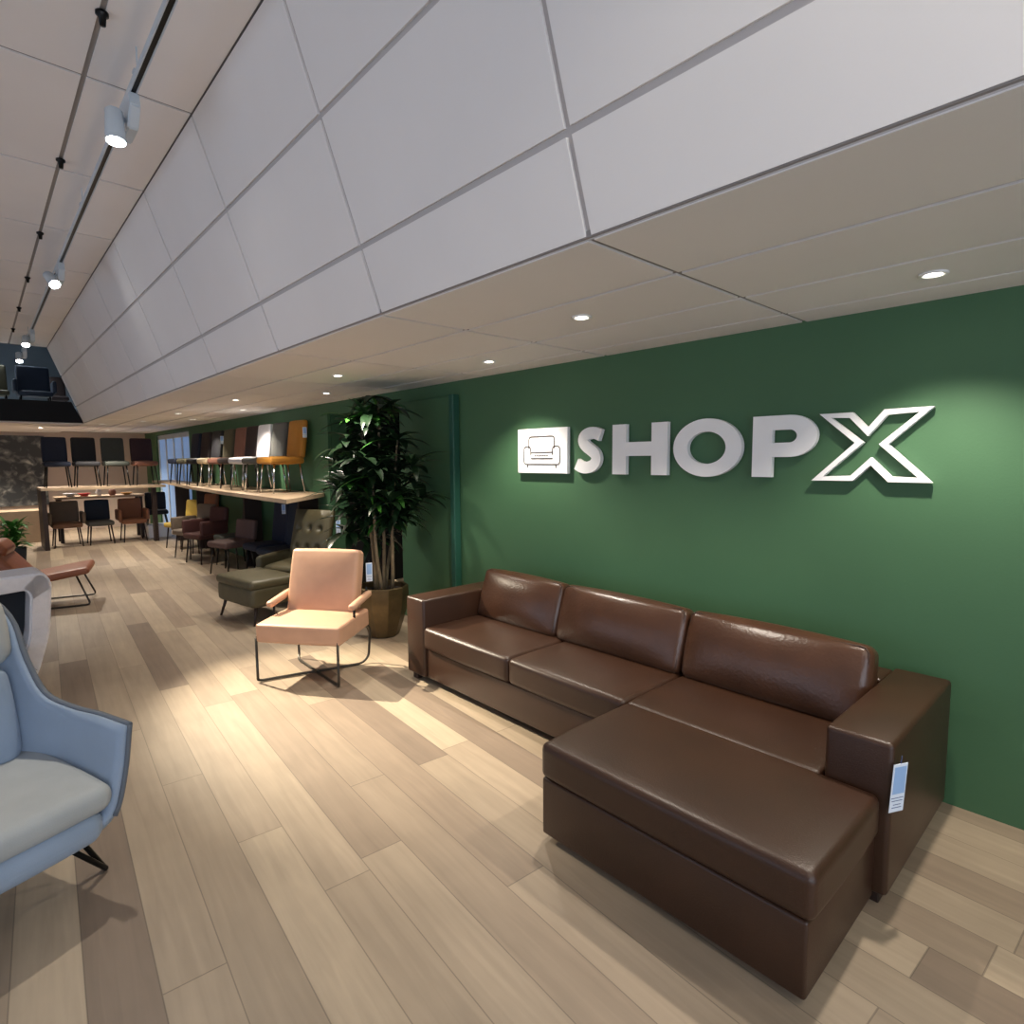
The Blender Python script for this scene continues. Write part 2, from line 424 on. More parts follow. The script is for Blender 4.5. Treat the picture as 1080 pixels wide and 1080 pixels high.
def emblem(bm, z0, z1):
    # a line drawing of a two-arm easy chair
    cx, cy = .2615, 1.655; w = .0085
    def L(p, c=False): stroke(bm, [(cx+a, cy+b) for a, b in p], w, z0, z1, c)
    def rd(p): return [(v.x, v.y) for v in rounded([(a, b, 0) for a, b in p], .03, 4)]
    L(rd([(-.135,.02), (-.135,.11), (.135,.11), (.135,.02)]))
    L(rd([(-.115,-.03), (-.115,.035), (-.19,.035), (-.19,-.1), (-.09,-.1)]))
    L(rd([(.115,-.03), (.115,.035), (.19,.035), (.19,-.1), (.09,-.1)]))
    L([(-.115,-.01), (.115,-.01)]); L([(-.115,-.055), (.115,-.055)]); L([(-.09,-.1), (.09,-.1)])
    L([(-.15,-.1), (-.15,-.125)]); L([(.15,-.1), (.15,-.125)])
    for i in range(7):
        box(bm, cx-.072+i*.021, cx-.060+i*.021, cy-.04, cy-.028, z0, z1)
letter(emblem, 'emblem_drawing', 'lineart', icon, .0405, .0435)
def catmull(P, n=6):
    out = []; P = [Vector((p[0], p[1], 0)) for p in P]
    Q = [P[0]*2-P[1]]+P+[P[-1]*2-P[-2]]
    for i in range(1, len(Q)-2):
        for s in range(n):
            t = s/n; a, b, c, d = Q[i-1], Q[i], Q[i+1], Q[i+2]
            out.append(.5*((2*b)+(c-a)*t+(2*a-5*b+4*c-d)*t*t+(3*b-a-3*c+d)*t**3))
    return out+[P[-1]]
def sS(bm, z0, z1):
    ox, oy = .59, 1.487
    pts = [(.235,.268), (.185,.285), (.13,.284), (.086,.262), (.078,.228), (.105,.196), (.15,.168), (.188,.138), (.196,.098), (.166,.062), (.11,.046), (.06,.052), (.018,.072)]
    stroke(bm, [(ox+p.x, oy+p.y) for p in catmull(pts)], .082, z0, z1)
letter(sS)
def sH(bm, z0, z1):
    prism(bm, [(.929,1.490), (1.040,1.490), (1.040,1.612), (1.236,1.612), (1.236,1.490), (1.352,1.490), (1.352,1.820), (1.236,1.820), (1.236,1.702), (1.040,1.702), (1.040,1.820), (.929,1.820)], z0, z1)
letter(sH)
def sO(bm, z0, z1):
    n = 48; E = lambda a, b: [(1.612+a*math.cos(2*PI*i/n), 1.655+b*math.sin(2*PI*i/n)) for i in range(n)]
    ringprism(bm, E(.218,.170), E(.122,.094), z0, z1)
letter(sO)
def sP(bm, z0, z1):
    # outer contour and the counter share one ring of points
    n = 18; O = []; I = []
    cx, cy = 2.085, 1.708
    for i in range(n+1):
        a = PI/2-PI*i/n
        O.append((cx+.140*math.cos(a), cy+.110*math.sin(a))); I.append((cx+.040*math.cos(a), cy+.034*math.sin(a)))
    O += [(1.998, cy-.110), (1.890, cy-.110), (1.890, cy+.110)]; I += [(1.998, cy-.034), (1.997, cy), (1.998, cy+.034)]
    ringprism(bm, O, I, z0, z1)
    box(bm, 1.890, 1.998, 1.490, cy-.109, z0, z1)
letter(sP)
def sX(bm, z0, z1):
    Pp = [(2.232,1.812), (2.383,1.812), (2.452,1.735), (2.518,1.818), (2.712,1.819), (2.539,1.655), (2.719,1.477), (2.547,1.477), (2.471,1.556), (2.397,1.479), (2.205,1.477), (2.398,1.664)]
    k = len(Pp); w = .026; inn = []
    for i in range(k):
        a, p, c = (Vector(Pp[j]) for j in (i-1, i, (i+1) % k))
        d1 = (p-a).normalized(); d2 = (c-p).normalized()
        n1 = Vector((d1.y, -d1.x)); n2 = Vector((d2.y, -d2.x)); b_ = (n1+n2); b_.normalize()
        inn.append(tuple(p+b_*w/max(.45, b_.dot(n1))))
    ringprism(bm, Pp, inn, z0, z1)
letter(sX, 'outline_letter')

# ------------------------------------------------------------ brown sofa
sf = thing('corner_sofa', 'dark brown leather sofa with a chaise section, against the green wall', 'sofa', (2.7, 2.07, 0))
sf_o = Vector((2.7, 2.07, 0))
def sbox(name, x0, x1, y0, y1, z0, z1, bev=.012, m='leather', seg=3):
    bm = B(); box(bm, x0-2.7, x1-2.7, y0-2.07, y1-2.07, z0, z1, bev, seg)
    return autosmooth(obj(name, bm, m, sf), 50)
def scush(name, cx, cy, cz, sx, sy, sz, r=.04, puff=.015, rot=0, m='leather2', axis=2, ps=.006):
    bm = B(); cushion(bm, sx, sy, sz, r, puff, ps, 12, T(cx-2.7, cy-2.07, cz, 0, rot, 0), axis)
    return obj(name, bm, m, sf, smooth=True)
sbox('base_frame', 2.27, 3.1, .752, 3.388, .05, .262)
sbox('armrest', 2.25, 3.12, .53, .75, .05, .612, .018)
sbox('armrest', 2.25, 3.12, 3.39, 3.61, .05, .612, .018)
sbox('back_frame', 2.93, 3.12, .752, 3.388, .262, .60, .015)
for a, b in ((2.503, 3.386), (1.658, 2.497), (.756, 1.652)):
    scush('seat_cushion', 2.555, (a+b)/2, .345, .63, b-a, .155, .03, .012, m='leather')
for a, b in ((2.585, 3.38), (1.665, 2.57), (.765, 1.645)):
    c = scush('back_cushion', 2.83, (a+b)/2, .580, .13, b-a, .37, .04, .055, R(17), axis=0, ps=.012)
    # piping around the front edge
    bm = B(); hy = (b-a)/2-.012; hz = .168
    pts = rounded([(-.056, -hy, -hz), (-.056, hy, -hz), (-.056, hy, hz), (-.056, -hy, hz)], .035, 5, True)
    tube(bm, pts, .005, 6, True); bmesh.ops.transform(bm, matrix=T(2.83-2.7, (a+b)/2-2.07, .585, 0, R(17), 0), verts=bm.verts)
    obj('piping', bm, 'leather', c, smooth=True)
sbox('chaise_base', 1.655, 2.268, .575, 1.635, .03, .277)
scush('chaise_cushion', 1.945, 1.098, .354, .60, 1.08, .15, .03, .008, m='leather')
for x, y in ((2.31, 3.55), (3.05, 3.55), (2.31, .59), (3.05, .59), (1.78, .70), (1.78, 1.50)):
    bm = B(); box(bm, x-2.7-.03, x-2.7+.03, y-2.07-.03, y-2.07+.03, 0, .051, .004); obj('foot', bm, 'darkwood', sf)

def price_card(loc, rz, label, w=.068, h=.17, string=.05, group=None, cat='price tag', tilt=0):
    """hanging card: local +(-Y) is its face; top of the string at loc"""
    t = thing('price_tag', label, cat, loc, rz, group)
    if tilt: t.rotation_euler = (0, tilt, rz)
    bm = B(); box(bm, -w/2, w/2, -.0012, .0012, -string-h, -string, .0005, 1)
    c = obj('card', bm, 'paper', t)
    bm = B(); box(bm, -w/2+.006, w/2-.006, -.0022, -.0012, -string-h*.62, -string-h*.06); obj('printed_panel', bm, 'blueband', c)
    bm = B()
    for q, ww in ((.70, .9), (.76, .8), (.84, .55), (.9, .7)):
        box(bm, -w/2*ww, w/2*ww*.9, -.0022, -.0012, -string-h*q-.002, -string-h*q)
    obj('printed_lines', bm, 'print', c)
    bm = B(); tube(bm, [(0,0,0), (.001,0,-string*.5), (0,0,-string-.006)], .0012, 5); obj('string', bm, 'print', t)
    return t
price_card((2.275, .512, .575), R(-20), 'pale blue and white price card hanging on the right arm of the brown leather sofa', .072, .17, .028, tilt=R(5))

# ------------------------------------------------------------ ceiling lights
def ceiling_spot(x, y, label, power=78, size=112):
    t = thing('ceiling_spotlight', label, 'ceiling light', (x, y, ZS), 0, 'recessed spotlights in the low ceiling')
    bm = B(); lathe(bm, [(.030,-.001), (.048,-.001), (.050,-.006), (.044,-.010), (.032,-.008), (.030,-.001)], 28)
    obj('trim_ring', bm, 'white', t, smooth=True)
    bm = B(); lathe(bm, [(0,-.004), (.030,-.004)], 24); obj('lens', bm, 'lens', t)
    ld = bpy.data.lights.new('spot', 'SPOT'); ld.energy = power; ld.spot_size = R(size); ld.spot_blend = .7; ld.color = (1, .90, .77); ld.shadow_soft_size = .03
    lo = bpy.data.objects.new('spot_lamp', ld); COL.objects.link(lo); lo.parent = t; lo.location = (0,0,-.02)
    return t
SL = [(2.732,.60,'ceiling spotlight above the right arm of the brown sofa'), (2.235,1.924,'ceiling spotlight in front of the letters O and P'),
      (2.732,3.21,'ceiling spotlight close to the green wall left of the armchair emblem'), (2.231,4.53,'ceiling spotlight over the tan chair and plant, nearer the sloping panels'),
      (2.715,5.78,'ceiling spotlight right behind the tall plant top'), (2.22,7.03,'ceiling spotlight in front of the mustard chair on the shelf'),
      (2.725,8.37,'ceiling spotlight above the chairs on the long shelf, near the green wall'), (2.21,9.55,'ceiling spotlight out over the aisle, fourth row towards the back'),
      (2.70,10.75,'ceiling spotlight above the far chairs of the long shelf'), (2.165,11.7,'ceiling spotlight closest to the far shelf corner'),
      (2.23,-.72,'ceiling spotlight beside the camera, over the walkway'), (2.73,-2.0,'ceiling spotlight near the shop front')]
for i, (x, y, l) in enumerate(SL): ceiling_spot(x, y, l, (84 if x > 2.5 else 60) if y > 0 else 18)
ceiling_spot(1.0, 14.9, 'small ceiling spotlight under the black beam at the far end', 150).location.z = 2.278
ceiling_spot(1.75, 12.98, 'ceiling spotlight in front of the far shelf of chairs', 150)
ceiling_spot(2.2, 15.6, 'added ceiling spotlight behind the far shelf, close to the back wall', 150)  # extra lamp, added to brighten the far end
ceiling_spot(.1, 15.9, 'added unseen ceiling spotlight in front of the printed wall panel', 120).location.z = 2.278  # out-of-view lamp, added to lift the dark far left

for x, y in ((.2, 14.2), (-1.8, 14.2)):  # added out-of-view lamps that brighten the mezzanine
    t = thing('ceiling_spotlight', 'added unseen spotlight over the mezzanine, '+('right one' if x > 0 else 'left one'), 'ceiling light', (x, y, 4.395), 0, 'added unseen spotlights over the mezzanine')
    bm = B(); lathe(bm, [(.030,-.001), (.048,-.001), (.050,-.006), (.044,-.010), (.032,-.008), (.030,-.001)], 20); obj('trim_ring', bm, 'white', t, smooth=True)
    bm = B(); lathe(bm, [(0,-.004), (.030,-.004)], 20); obj('lens', bm, 'lens', t)
    ld = bpy.data.lights.new('spot', 'SPOT'); ld.energy = 200; ld.spot_size = R(104); ld.spot_blend = .6; ld.color = (.86, .94, 1); ld.shadow_soft_size = .05
    lo = bpy.data.objects.new('spot_lamp', ld); COL.objects.link(lo); lo.parent = t; lo.location = (0,0,-.02)

# ------------------------------------------------------------ track
XT, ZT = .70, 3.42
tr = thing('lighting_track', 'long white and black lighting track hung under the high ceiling', 'lighting track', (XT, 5, ZT))
bm = B(); box(bm, -.017, .017, -8.2, 7.7, .012, .034); box(bm, -.017, -.011, -8.2, 7.7, 0, .012); box(bm, .011, .017, -8.2, 7.7, 0, .012)
obj('rail', bm, 'headwhite', tr)
bm = B(); box(bm, -.0105, .0105, -8.2, 7.7, .004, .0118); obj('conductor_slot', bm, 'metal', tr)
for y in (-7, -4, -1.6, .35, 3.1, 6.2):
    bm = B(); tube(bm, [(0,y,.034), (0,y,ZC-ZT)], .004, 6); box(bm, -.02, .02, y-.02, y+.02, .034, .044); obj('hanger', bm, 'headwhite', tr)
def track_head(y, d, label, power, lens='tlens', size=50, blend=.7, col=(1,.92,.79)):
    """box adapter under the rail with a cylinder aimed along d"""
    t = thing('track_spotlight', label, 'spotlight', (XT, y, ZT), 0, 'spotlights on the ceiling track')
    bm = B()
    prism(bm, [(-.11,-.0), (.11,-.0), (.13,-.05), (.13,-.15), (-.05,-.15), (-.13,-.07)], -.024, .024, Matrix(((0,0,1,0),(1,0,0,0),(0,1,0,0),(0,0,0,1))))
    bmesh.ops.bevel(bm, geom=bm.edges[:], offset=.006, segments=2, affect='EDGES')
    autosmooth(obj('driver_box', bm, 'headwhite', t))
    d = Vector(d).normalized(); c = Vector((-.075, -.03, -.15))
    bm = B(); tube(bm, [(-.02,0,-.09), (-.05,-.01,-.11), tuple(c)], .009, 8); obj('bracket', bm, 'headwhite', t, smooth=True)
    q = d.to_track_quat('-Z', 'Y').to_matrix().to_4x4(); q.translation = c
    bm = B(); lathe(bm, [(0,.075), (.034,.075), (.040,.068), (.046,-.085), (.043,-.085), (.040,-.06)], 28); bmesh.ops.transform(bm, matrix=q, verts=bm.verts)
    autosmooth(obj('lamp_head', bm, 'headwhite', t))
    bm = B(); lathe(bm, [(0,-.072), (.041,-.072)], 24); bmesh.ops.transform(bm, matrix=q, verts=bm.verts)
    obj('lens', bm, lens, t)
    ld = bpy.data.lights.new('spot', 'SPOT'); ld.energy = power; ld.spot_size = R(size); ld.spot_blend = blend; ld.color = col; ld.shadow_soft_size = .035
    lo = bpy.data.objects.new('spot_lamp', ld); COL.objects.link(lo); lo.parent = t
    m2 = q.copy(); m2.translation = c+d*.095; lo.matrix_local = m2
    return t
track_head(3.62, (-.02,-.14,-1), 'white cylinder spotlight with driver box, nearest on the ceiling track', 110, size=72)
track_head(6.95, (1.14,-3.3,-3.2), 'glaring track spotlight halfway along the rail, second from the front', 2200, size=33, blend=1, col=(1,.88,.68))
track_head(10.6, (-.1,-.9,-1.3), 'glaring track spotlight near the far end of the rail', 300, size=48, blend=1)
track_head(12.3, (.0,-.5,-.9), 'smallest track spotlight, last on the rail before the black beam', 120, size=60)
track_head(5.25-8, (.35,.75,-.8), 'added unseen track spotlight behind the camera near the shop front', 40, size=70)  # added head out of view, extra light for the floor
track_head(-.6, (.6,.75,-.75), 'added unseen track spotlight over the camera aimed at the brown sofa', 40, size=70)  # added head out of view, extra light like the one above
# black clips along the tile joint beside the track
for i, y in enumerate((3.25, 4.95, 6.6, 8.25, 9.9, 11.5)):
    bm = B(); lathe(bm, [(0,-.055), (.012,-.055), (.016,-.02), (.026,-.012), (.026,0), (0,0)], 16)
    o = obj('ceiling_clip', bm, 'metal', smooth=True, loc=(.545, y, ZC))
    tag(o, ['black clip on the ceiling joint nearest the camera', 'black ceiling clip, second along the joint', 'black ceiling clip, third along the joint', 'black ceiling clip, fourth along the joint', 'black ceiling clip, fifth along the joint', 'black ceiling clip farthest back by the beam'][i], 'ceiling clip', 'black clips along the ceiling joint')

# ------------------------------------------------------------ tan lounge chair
tc_ = thing('lounge_chair', 'tan leather armchair with crossed black metal legs beside the potted plant', 'armchair', (1.83, 4.19, 0), R(-53))
bm = B(); cushion(bm, .645, .50, .135, .018, .014, .004, 8, T(.01,-.06,.375, R(2),0,0)); obj('seat', bm, 'tan', tc_, smooth=True)
bm = B(); cushion(bm, .56, .12, .52, .03, .022, .006, 8, T(-.01,.165,.645, R(-14),0,0), axis=1); obj('backrest', bm, 'tan', tc_, smooth=True)
for s in (-1, 1):
    bm = B(); tube(bm, rounded([(s*.315,-.30,.33), (s*.315,-.30,.02), (s*.30,-.28,.012), (-s*.27,.17,.012), (-s*.30,.23,.05), (-s*.315,.24,.28), (-s*.30,.18,.33)], .05, 5), .0095, 8)
    obj('leg', bm, 'gunmetal', tc_, smooth=True)
    bm = B(); tube(bm, rounded([(s*.315,-.29,.33), (s*.325,-.05,.36), (s*.325,-.05,.52), (s*.335,.16,.555), (s*.29,.24,.6)], .04, 5), .0095, 8); a = obj('arm_frame', bm, 'metal', tc_, smooth=True)
    bm = B(); cushion(bm, .055, .32, .045, .02, .004, .002, 4, T(s*.33,.05,.545, R(8),0,0)); obj('armrest', bm, 'tan', tc_, smooth=True)
bm = B(); tube(bm, rounded([(-.31,-.29,.318), (.31,-.29,.318), (.31,.20,.315), (-.31,.20,.315)], .03, 4, True), .009, 8, True); obj('seat_frame', bm, 'metal', tc_, smooth=True)
price_card((2.262, 4.165, .80), R(-15), 'white price card hanging behind the tan leather armchair', .05, .15, .02)

# ------------------------------------------------------------ olive recliner and footstool
ot = thing('footstool', 'olive leather footstool on slim tapered legs in front of the tufted chair', 'footstool', (2.05, 6.14, 0), R(-81))
bm = B(); cushion(bm, .72, .48, .20, .045, .004, .004, 8, T(0,0,.27)); obj('base', bm, 'olive', ot, smooth=True)
bm = B(); cushion(bm, .735, .50, .09, .04, .015, .004, 8, T(0,0,.395)); obj('cushion', bm, 'olive', ot, smooth=True)
for sx in (-1, 1):
    for sy in (-1, 1):
        bm = B(); tube(bm, [(sx*.30, sy*.17, .19), (sx*.345, sy*.215, 0)], .017, 10, r2=.011); obj('leg', bm, 'darkwood', ot, smooth=True)
oc = thing('recliner_chair', 'olive leather armchair with high button-tufted back, below the shelf end', 'armchair', (2.59, 6.43, 0), R(-68))
bm = B(); cushion(bm, .54, .47, .15, .04, .02, .006, 8, T(0,.0,.38, R(4),0,0)); obj('seat', bm, 'olive', oc, smooth=True)
bm = B(); box(bm, -.30, .30, -.21, .26, .22, .31, .02); autosmooth(obj('frame', bm, 'olive', oc))
def tufted(bm, w, h, th, mx_, rows=2, cols=3):
    nx, nz = 28, 30; tf = [(-w/2+w*(c+.8)/(cols+.6), -h/2+h*(r_+.9)/(rows+.9)) for r_ in range(rows+1) for c in range(cols)]
    F = []; Bk = []
    for j in range(nz+1):
        rf = []; rb = []
        for i in range(nx+1):
            x = -w/2+w*i/nx; z = -h/2+h*j/nz
            u = abs(2*x/w); v = abs(2*z/h); f = (1-u**5)*(1-v**5)
            y = -th/2*(.35+.65*f)
            for a, b in tf: y += .07*math.exp(-((x-a)**2+(z-b)**2)/(2*.022**2))*f
            rf.append(bm.verts.new(mx_ @ Vector((x, y, z)))); rb.append(bm.verts.new(mx_ @ Vector((x, th/2*(.5+.5*f), z))))
        F.append(rf); Bk.append(rb)
    for j in range(nz):
        for i in range(nx):
            bm.faces.new((F[j][i], F[j][i+1], F[j+1][i+1], F[j+1][i])); bm.faces.new((Bk[j][i], Bk[j+1][i], Bk[j+1][i+1], Bk[j][i+1]))
    for i in range(nx):
        bm.faces.new((F[0][i], Bk[0][i], Bk[0][i+1], F[0][i+1])); bm.faces.new((F[nz][i], F[nz][i+1], Bk[nz][i+1], Bk[nz][i]))
    for j in range(nz):
        bm.faces.new((F[j][0], F[j+1][0], Bk[j+1][0], Bk[j][0])); bm.faces.new((F[j][nx], Bk[j][nx], Bk[j+1][nx], F[j+1][nx]))
bm = B(); tufted(bm, .56, .66, .13, T(-.03,.27,.70, R(-15),0,0)); obj('backrest', bm, 'olive', oc, smooth=True)
for s in (-1, 1):
    bm = B(); cushion(bm, .085, .50, .30, .04, .004, .004, 6, T(s*.335,.01,.40, R(3),0,0), axis=0); obj('armrest', bm, 'olive', oc, smooth=True)
    for y in (-.17, .22):
        bm = B(); tube(bm, [(s*.27, y, .24), (s*.31, y*1.15, 0)], .018, 10, r2=.012); obj('leg', bm, 'darkwood', oc, smooth=True)
price_card((3.035, 6.28, .93), R(-20), 'white price card hanging beside the tufted olive back', .05, .16, .02)

# ------------------------------------------------------------ potted plant
pl = thing('potted_plant', 'tall leafy dark green plant in a bronze pot left of the sofa', 'plant', (2.66, 4.66, 0))
bm = B(); lathe(bm, [(0,0), (.125,0), (.14,.01), (.185,.14), (.222,.28), (.235,.38), (.232,.455), (.225,.465), (.212,.455), (.212,.40), (0,.40)], 10)
o = obj('pot', bm, 'bronze', pl); autosmooth(o, 25)
bm = B(); lathe(bm, [(0,.418), (.1,.422), (.209,.412), (.209,.402), (0,.402)], 24); obj('soil', bm, 'soil', pl, smooth=True)
rnd = random.Random(3)
stems = [((.03,.02), (.05,.06), 2.12), ((-.06,.03), (-.10,.12), 1.92), ((.05,-.06), (.10,-.14), 1.78), ((-.04,-.05), (-.16,-.13), 1.5), ((.0,.08), (.02,.22), 1.62), ((.07,.04), (.18,.04), 1.38)]
leafbm = B(); leaf2bm = B()
def leaf(bm, base, az, el, ln, wd, droop):
    n = 6; L_ = []; C_ = []; R_ = []
    side = Vector((-math.sin(az), math.cos(az), 0)); p = Vector(base); e = el
    for i in range(n+1):
        t = i/n; w = wd*math.sin(PI*min(1, .12+.88*t))**.8*(1 if t < 1 else 0)
        nrm = Vector((-math.sin(e)*math.cos(az), -math.sin(e)*math.sin(az), math.cos(e)))
        L_.append(bm.verts.new(p+side*w+nrm*w*.22)); R_.append(bm.verts.new(p-side*w+nrm*w*.22)); C_.append(bm.verts.new(p.copy()))
        p = p+Vector((math.cos(az)*math.cos(e), math.sin(az)*math.cos(e), math.sin(e)))*ln/n; e -= droop/n
    for i in range(n):
        bm.faces.new((L_[i], C_[i], C_[i+1], L_[i+1])); bm.faces.new((C_[i], R_[i], R_[i+1], C_[i+1]))
for si, ((x0, y0), (x1, y1), zt) in enumerate(stems):
    pts = [Vector((x0+(x1-x0)*t+.015*math.sin(6*t+si), y0+(y1-y0)*t+.015*math.cos(5*t+si), .41+(zt-.41)*t)) for t in [i/8 for i in range(9)]]
    bm = B(); tube(bm, pts, .018, 8, r2=.009); obj('stem', bm, 'bark', pl, smooth=True)
    z = .78+.05*si
    while z < zt+.02:
        t = (z-.41)/(zt-.41); t = min(1, t)
        base0 = Vector((x0+(x1-x0)*t, y0+(y1-y0)*t, z))
        top = z > zt-.12
        # side branch then a whorl of strap leaves
        az0 = rnd.random()*6.28; bl = rnd.uniform(.06, .30)*(.4 if top else 1)
        tip = base0+Vector((math.cos(az0)*bl, math.sin(az0)*bl, rnd.uniform(.04, .12)))
        if tip.x > .36: tip.x = .36
        tube(leafbm, [base0, (base0+tip)/2+Vector((0,0,.015)), tip], .005, 5)
        k = rnd.randint(11, 15)
        for j in range(k):
            az = 2*PI*j/k+rnd.uniform(-.3, .3); ln = rnd.uniform(.22, .38); 
            room = (.505-tip.x)/max(.05, math.cos(az)) if math.cos(az) > .05 else 9
            ln = min(ln, max(.06, room))
            el = rnd.uniform(-.1, .9); 
            if tip.z+pl.location.z+ln*math.sin(max(0, el)) > 2.22: el = .1
            tgt = leaf2bm if (rnd.random() < .1 or (tip.z > 1.9 and rnd.random() < .25)) else leafbm
            leaf(tgt, tip, az, el, ln, rnd.uniform(.026, .042), rnd.uniform(.5, 1.6))
        z += rnd.uniform(.055, .095)
o = obj('foliage', leafbm, 'leaf', pl, smooth=True); obj('young_foliage', leaf2bm, 'leaf2', pl, smooth=True)['label'] = 'bright green young leaves'

# ------------------------------------------------------------ light blue lounge chair
bc = thing('lounge_chair', 'light blue fabric wing armchair with black wire legs, cut off at the left edge', 'armchair', (-.115, 2.72, 0), R(21))
def loft(bm, rows, th, closed=False):
    """rows of points; thickened outward by normals"""
    G = [[Vector(p) for p in r] for r in rows]
    nr, nc = len(G), len(G[0]); V = [[bm.verts.new(p) for p in r] for r in G]
    for i in range(nr-1):
        for j in range(nc-1): bm.faces.new((V[i][j], V[i][j+1], V[i+1][j+1], V[i+1][j]))
    fs = bm.faces[:]
    bmesh.ops.recalc_face_normals(bm, faces=fs)
    bmesh.ops.solidify(bm, geom=fs, thickness=th)
def interp(K, n):
    """Catmull-Rom through 3D keys"""
    K = [Vector(k) for k in K]; Q = [K[0]*2-K[1]]+K+[K[-1]*2-K[-2]]; out = []
    for i in range(1, len(Q)-2):
        for s in range(n):
            t = s/n; a, b, c, d = Q[i-1], Q[i], Q[i+1], Q[i+2]
            out.append(.5*((2*b)+(c-a)*t+(2*a-5*b+4*c-d)*t*t+(3*b-a-3*c+d)*t**3))
    return out+[K[-1]]
half_rim = [(.395,-.315,.60), (.385,-.15,.612), (.36,.0,.625), (.325,.12,.675), (.315,.22,.80), (.31,.32,.97), (.23,.42,1.08), (0,.44,1.10)]
half_mid = [(.362,-.325,.43), (.355,-.15,.44), (.34,.03,.45), (.31,.14,.50), (.285,.22,.59), (.26,.29,.70), (.18,.33,.74), (0,.34,.75)]
half_low = [(.315,-.325,.285), (.31,-.15,.29), (.29,.03,.29), (.26,.15,.30), (.22,.22,.31), (.17,.26,.33), (.10,.28,.35), (0,.285,.36)]
half_bot = [(.235,-.30,.225), (.23,-.13,.225), (.20,.0,.23), (.17,.08,.24), (.14,.12,.25), (.10,.14,.25), (.06,.15,.25), (0,.15,.25)]
def mirror(h): return [(-x, y, z) for x, y, z in h][:-1]+[h[-1]]+list(reversed(h[:-1]))
rows_k = [interp(mirror(h), 4) for h in (half_bot, half_low, half_mid, half_rim)]
rows = []
nc = len(rows_k[0])
cols = [interp([rows_k[r_][c] for r_ in range(4)], 5) for c in range(nc)]
rows = [[cols[c][r_] for c in range(nc)] for r_ in range(len(cols[0]))]
bm = B(); loft(bm, rows, .028); sh = obj('shell', bm, 'blue', bc, smooth=True)
bm = B(); tube(bm, [tuple(p) for p in rows[-1]], .012, 8); tube(bm, [tuple(r_[0]) for r_ in rows[5:]], .010, 8); tube(bm, [tuple(r_[-1]) for r_ in rows[5:]], .010, 8)
obj('edge_piping', bm, 'piping', sh, smooth=True)
# front band of the seat
bm = B(); cushion(bm, .56, .50, .115, .05, .008, .012, 8, T(0,-.095,.287, R(3),0,0)); obj('seat_base', bm, 'blue', bc, smooth=True)
bm = B(); cushion(bm, .63, .58, .10, .045, .015, .01, 8, T(0,-.055,.385, R(3),0,0)); se = obj('seat_cushion', bm, 'greyseat', bc, smooth=True)
bm = B(); cushion(bm, .50, .13, .40, .06, .03, .01, 8, T(0,.22,.61, R(-13),0,0), axis=1); obj('back_cushion', bm, 'blue', bc, smooth=True)
bm = B(); cushion(bm, .56, .11, .27, .05, .025, .01, 8, T(0,.30,.93, R(-14),0,0), axis=1); obj('headrest', bm, 'greyseat', bc, smooth=True)
for s in (-1, 1):
    bm = B(); tube(bm, rounded([(s*.17,-.26,.235), (s*.343,-.185,.011), (s*.343,-.172,.011), (s*.235,-.12,.26)], .015, 3), .010, 8)
    obj('leg', bm, 'metal', bc, smooth=True)
    bm = B(); tube(bm, rounded([(s*.17,.03,.265), (s*.27,.25,.011), (s*.265,.255,.011), (s*.10,.10,.265)], .015, 3), .010, 8)
    obj('leg', bm, 'metal', bc, smooth=True)

# ------------------------------------------------------------ white shell armchair
wc = thing('shell_armchair', 'white boucle armchair with charcoal inside, behind the light blue chair', 'armchair', (-.12, 5.05, 0), R(4))
out = [(v.x, v.y) for v in rounded([(-.31,.14,0), (.31,.14,0), (.405,.45,0), (.435,.80,0), (.40,.87,0), (-.40,.85,0), (-.435,.80,0), (-.405,.45,0)], .09, 5, True)]
inn = [(v.x, v.y) for v in rounded([(-.20,.27,0), (.24,.27,0), (.295,.45,0), (.318,.72,0), (.30,.765,0), (-.27,.73,0), (-.285,.70,0), (-.265,.45,0)], .05, 5, True)]
MXZ = Matrix(((1,0,0,0),(0,0,1,0),(0,1,0,0),(0,0,0,1)))
bm = B(); ringprism(bm, out, inn, -.16, .20); bmesh.ops.transform(bm, matrix=MXZ, verts=bm.verts)
bmesh.ops.bevel(bm, geom=[e for e in bm.edges if abs(e.verts[0].co.y-e.verts[1].co.y) < 1e-5], offset=.012, segments=3, affect='EDGES')
autosmooth(obj('shell', bm, 'boucle', wc), 35)
bm = B(); prism(bm, [(x*1.02, z*1.0) for x, z in inn], .06, .15); bmesh.ops.transform(bm, matrix=MXZ, verts=bm.verts); obj('inner_back', bm, 'charcoal', wc)
bm = B(); cushion(bm, .50, .46, .13, .05, .02, .006, 8, T(0,-.16,.345)); obj('seat', bm, 'charcoal', wc, smooth=True)
bm = B(); lathe(bm, [(0,0), (.22,0), (.225,.01), (.04,.03), (.03,.11), (0,.11)], 28); obj('swivel_base', bm, 'metal', wc, smooth=True)

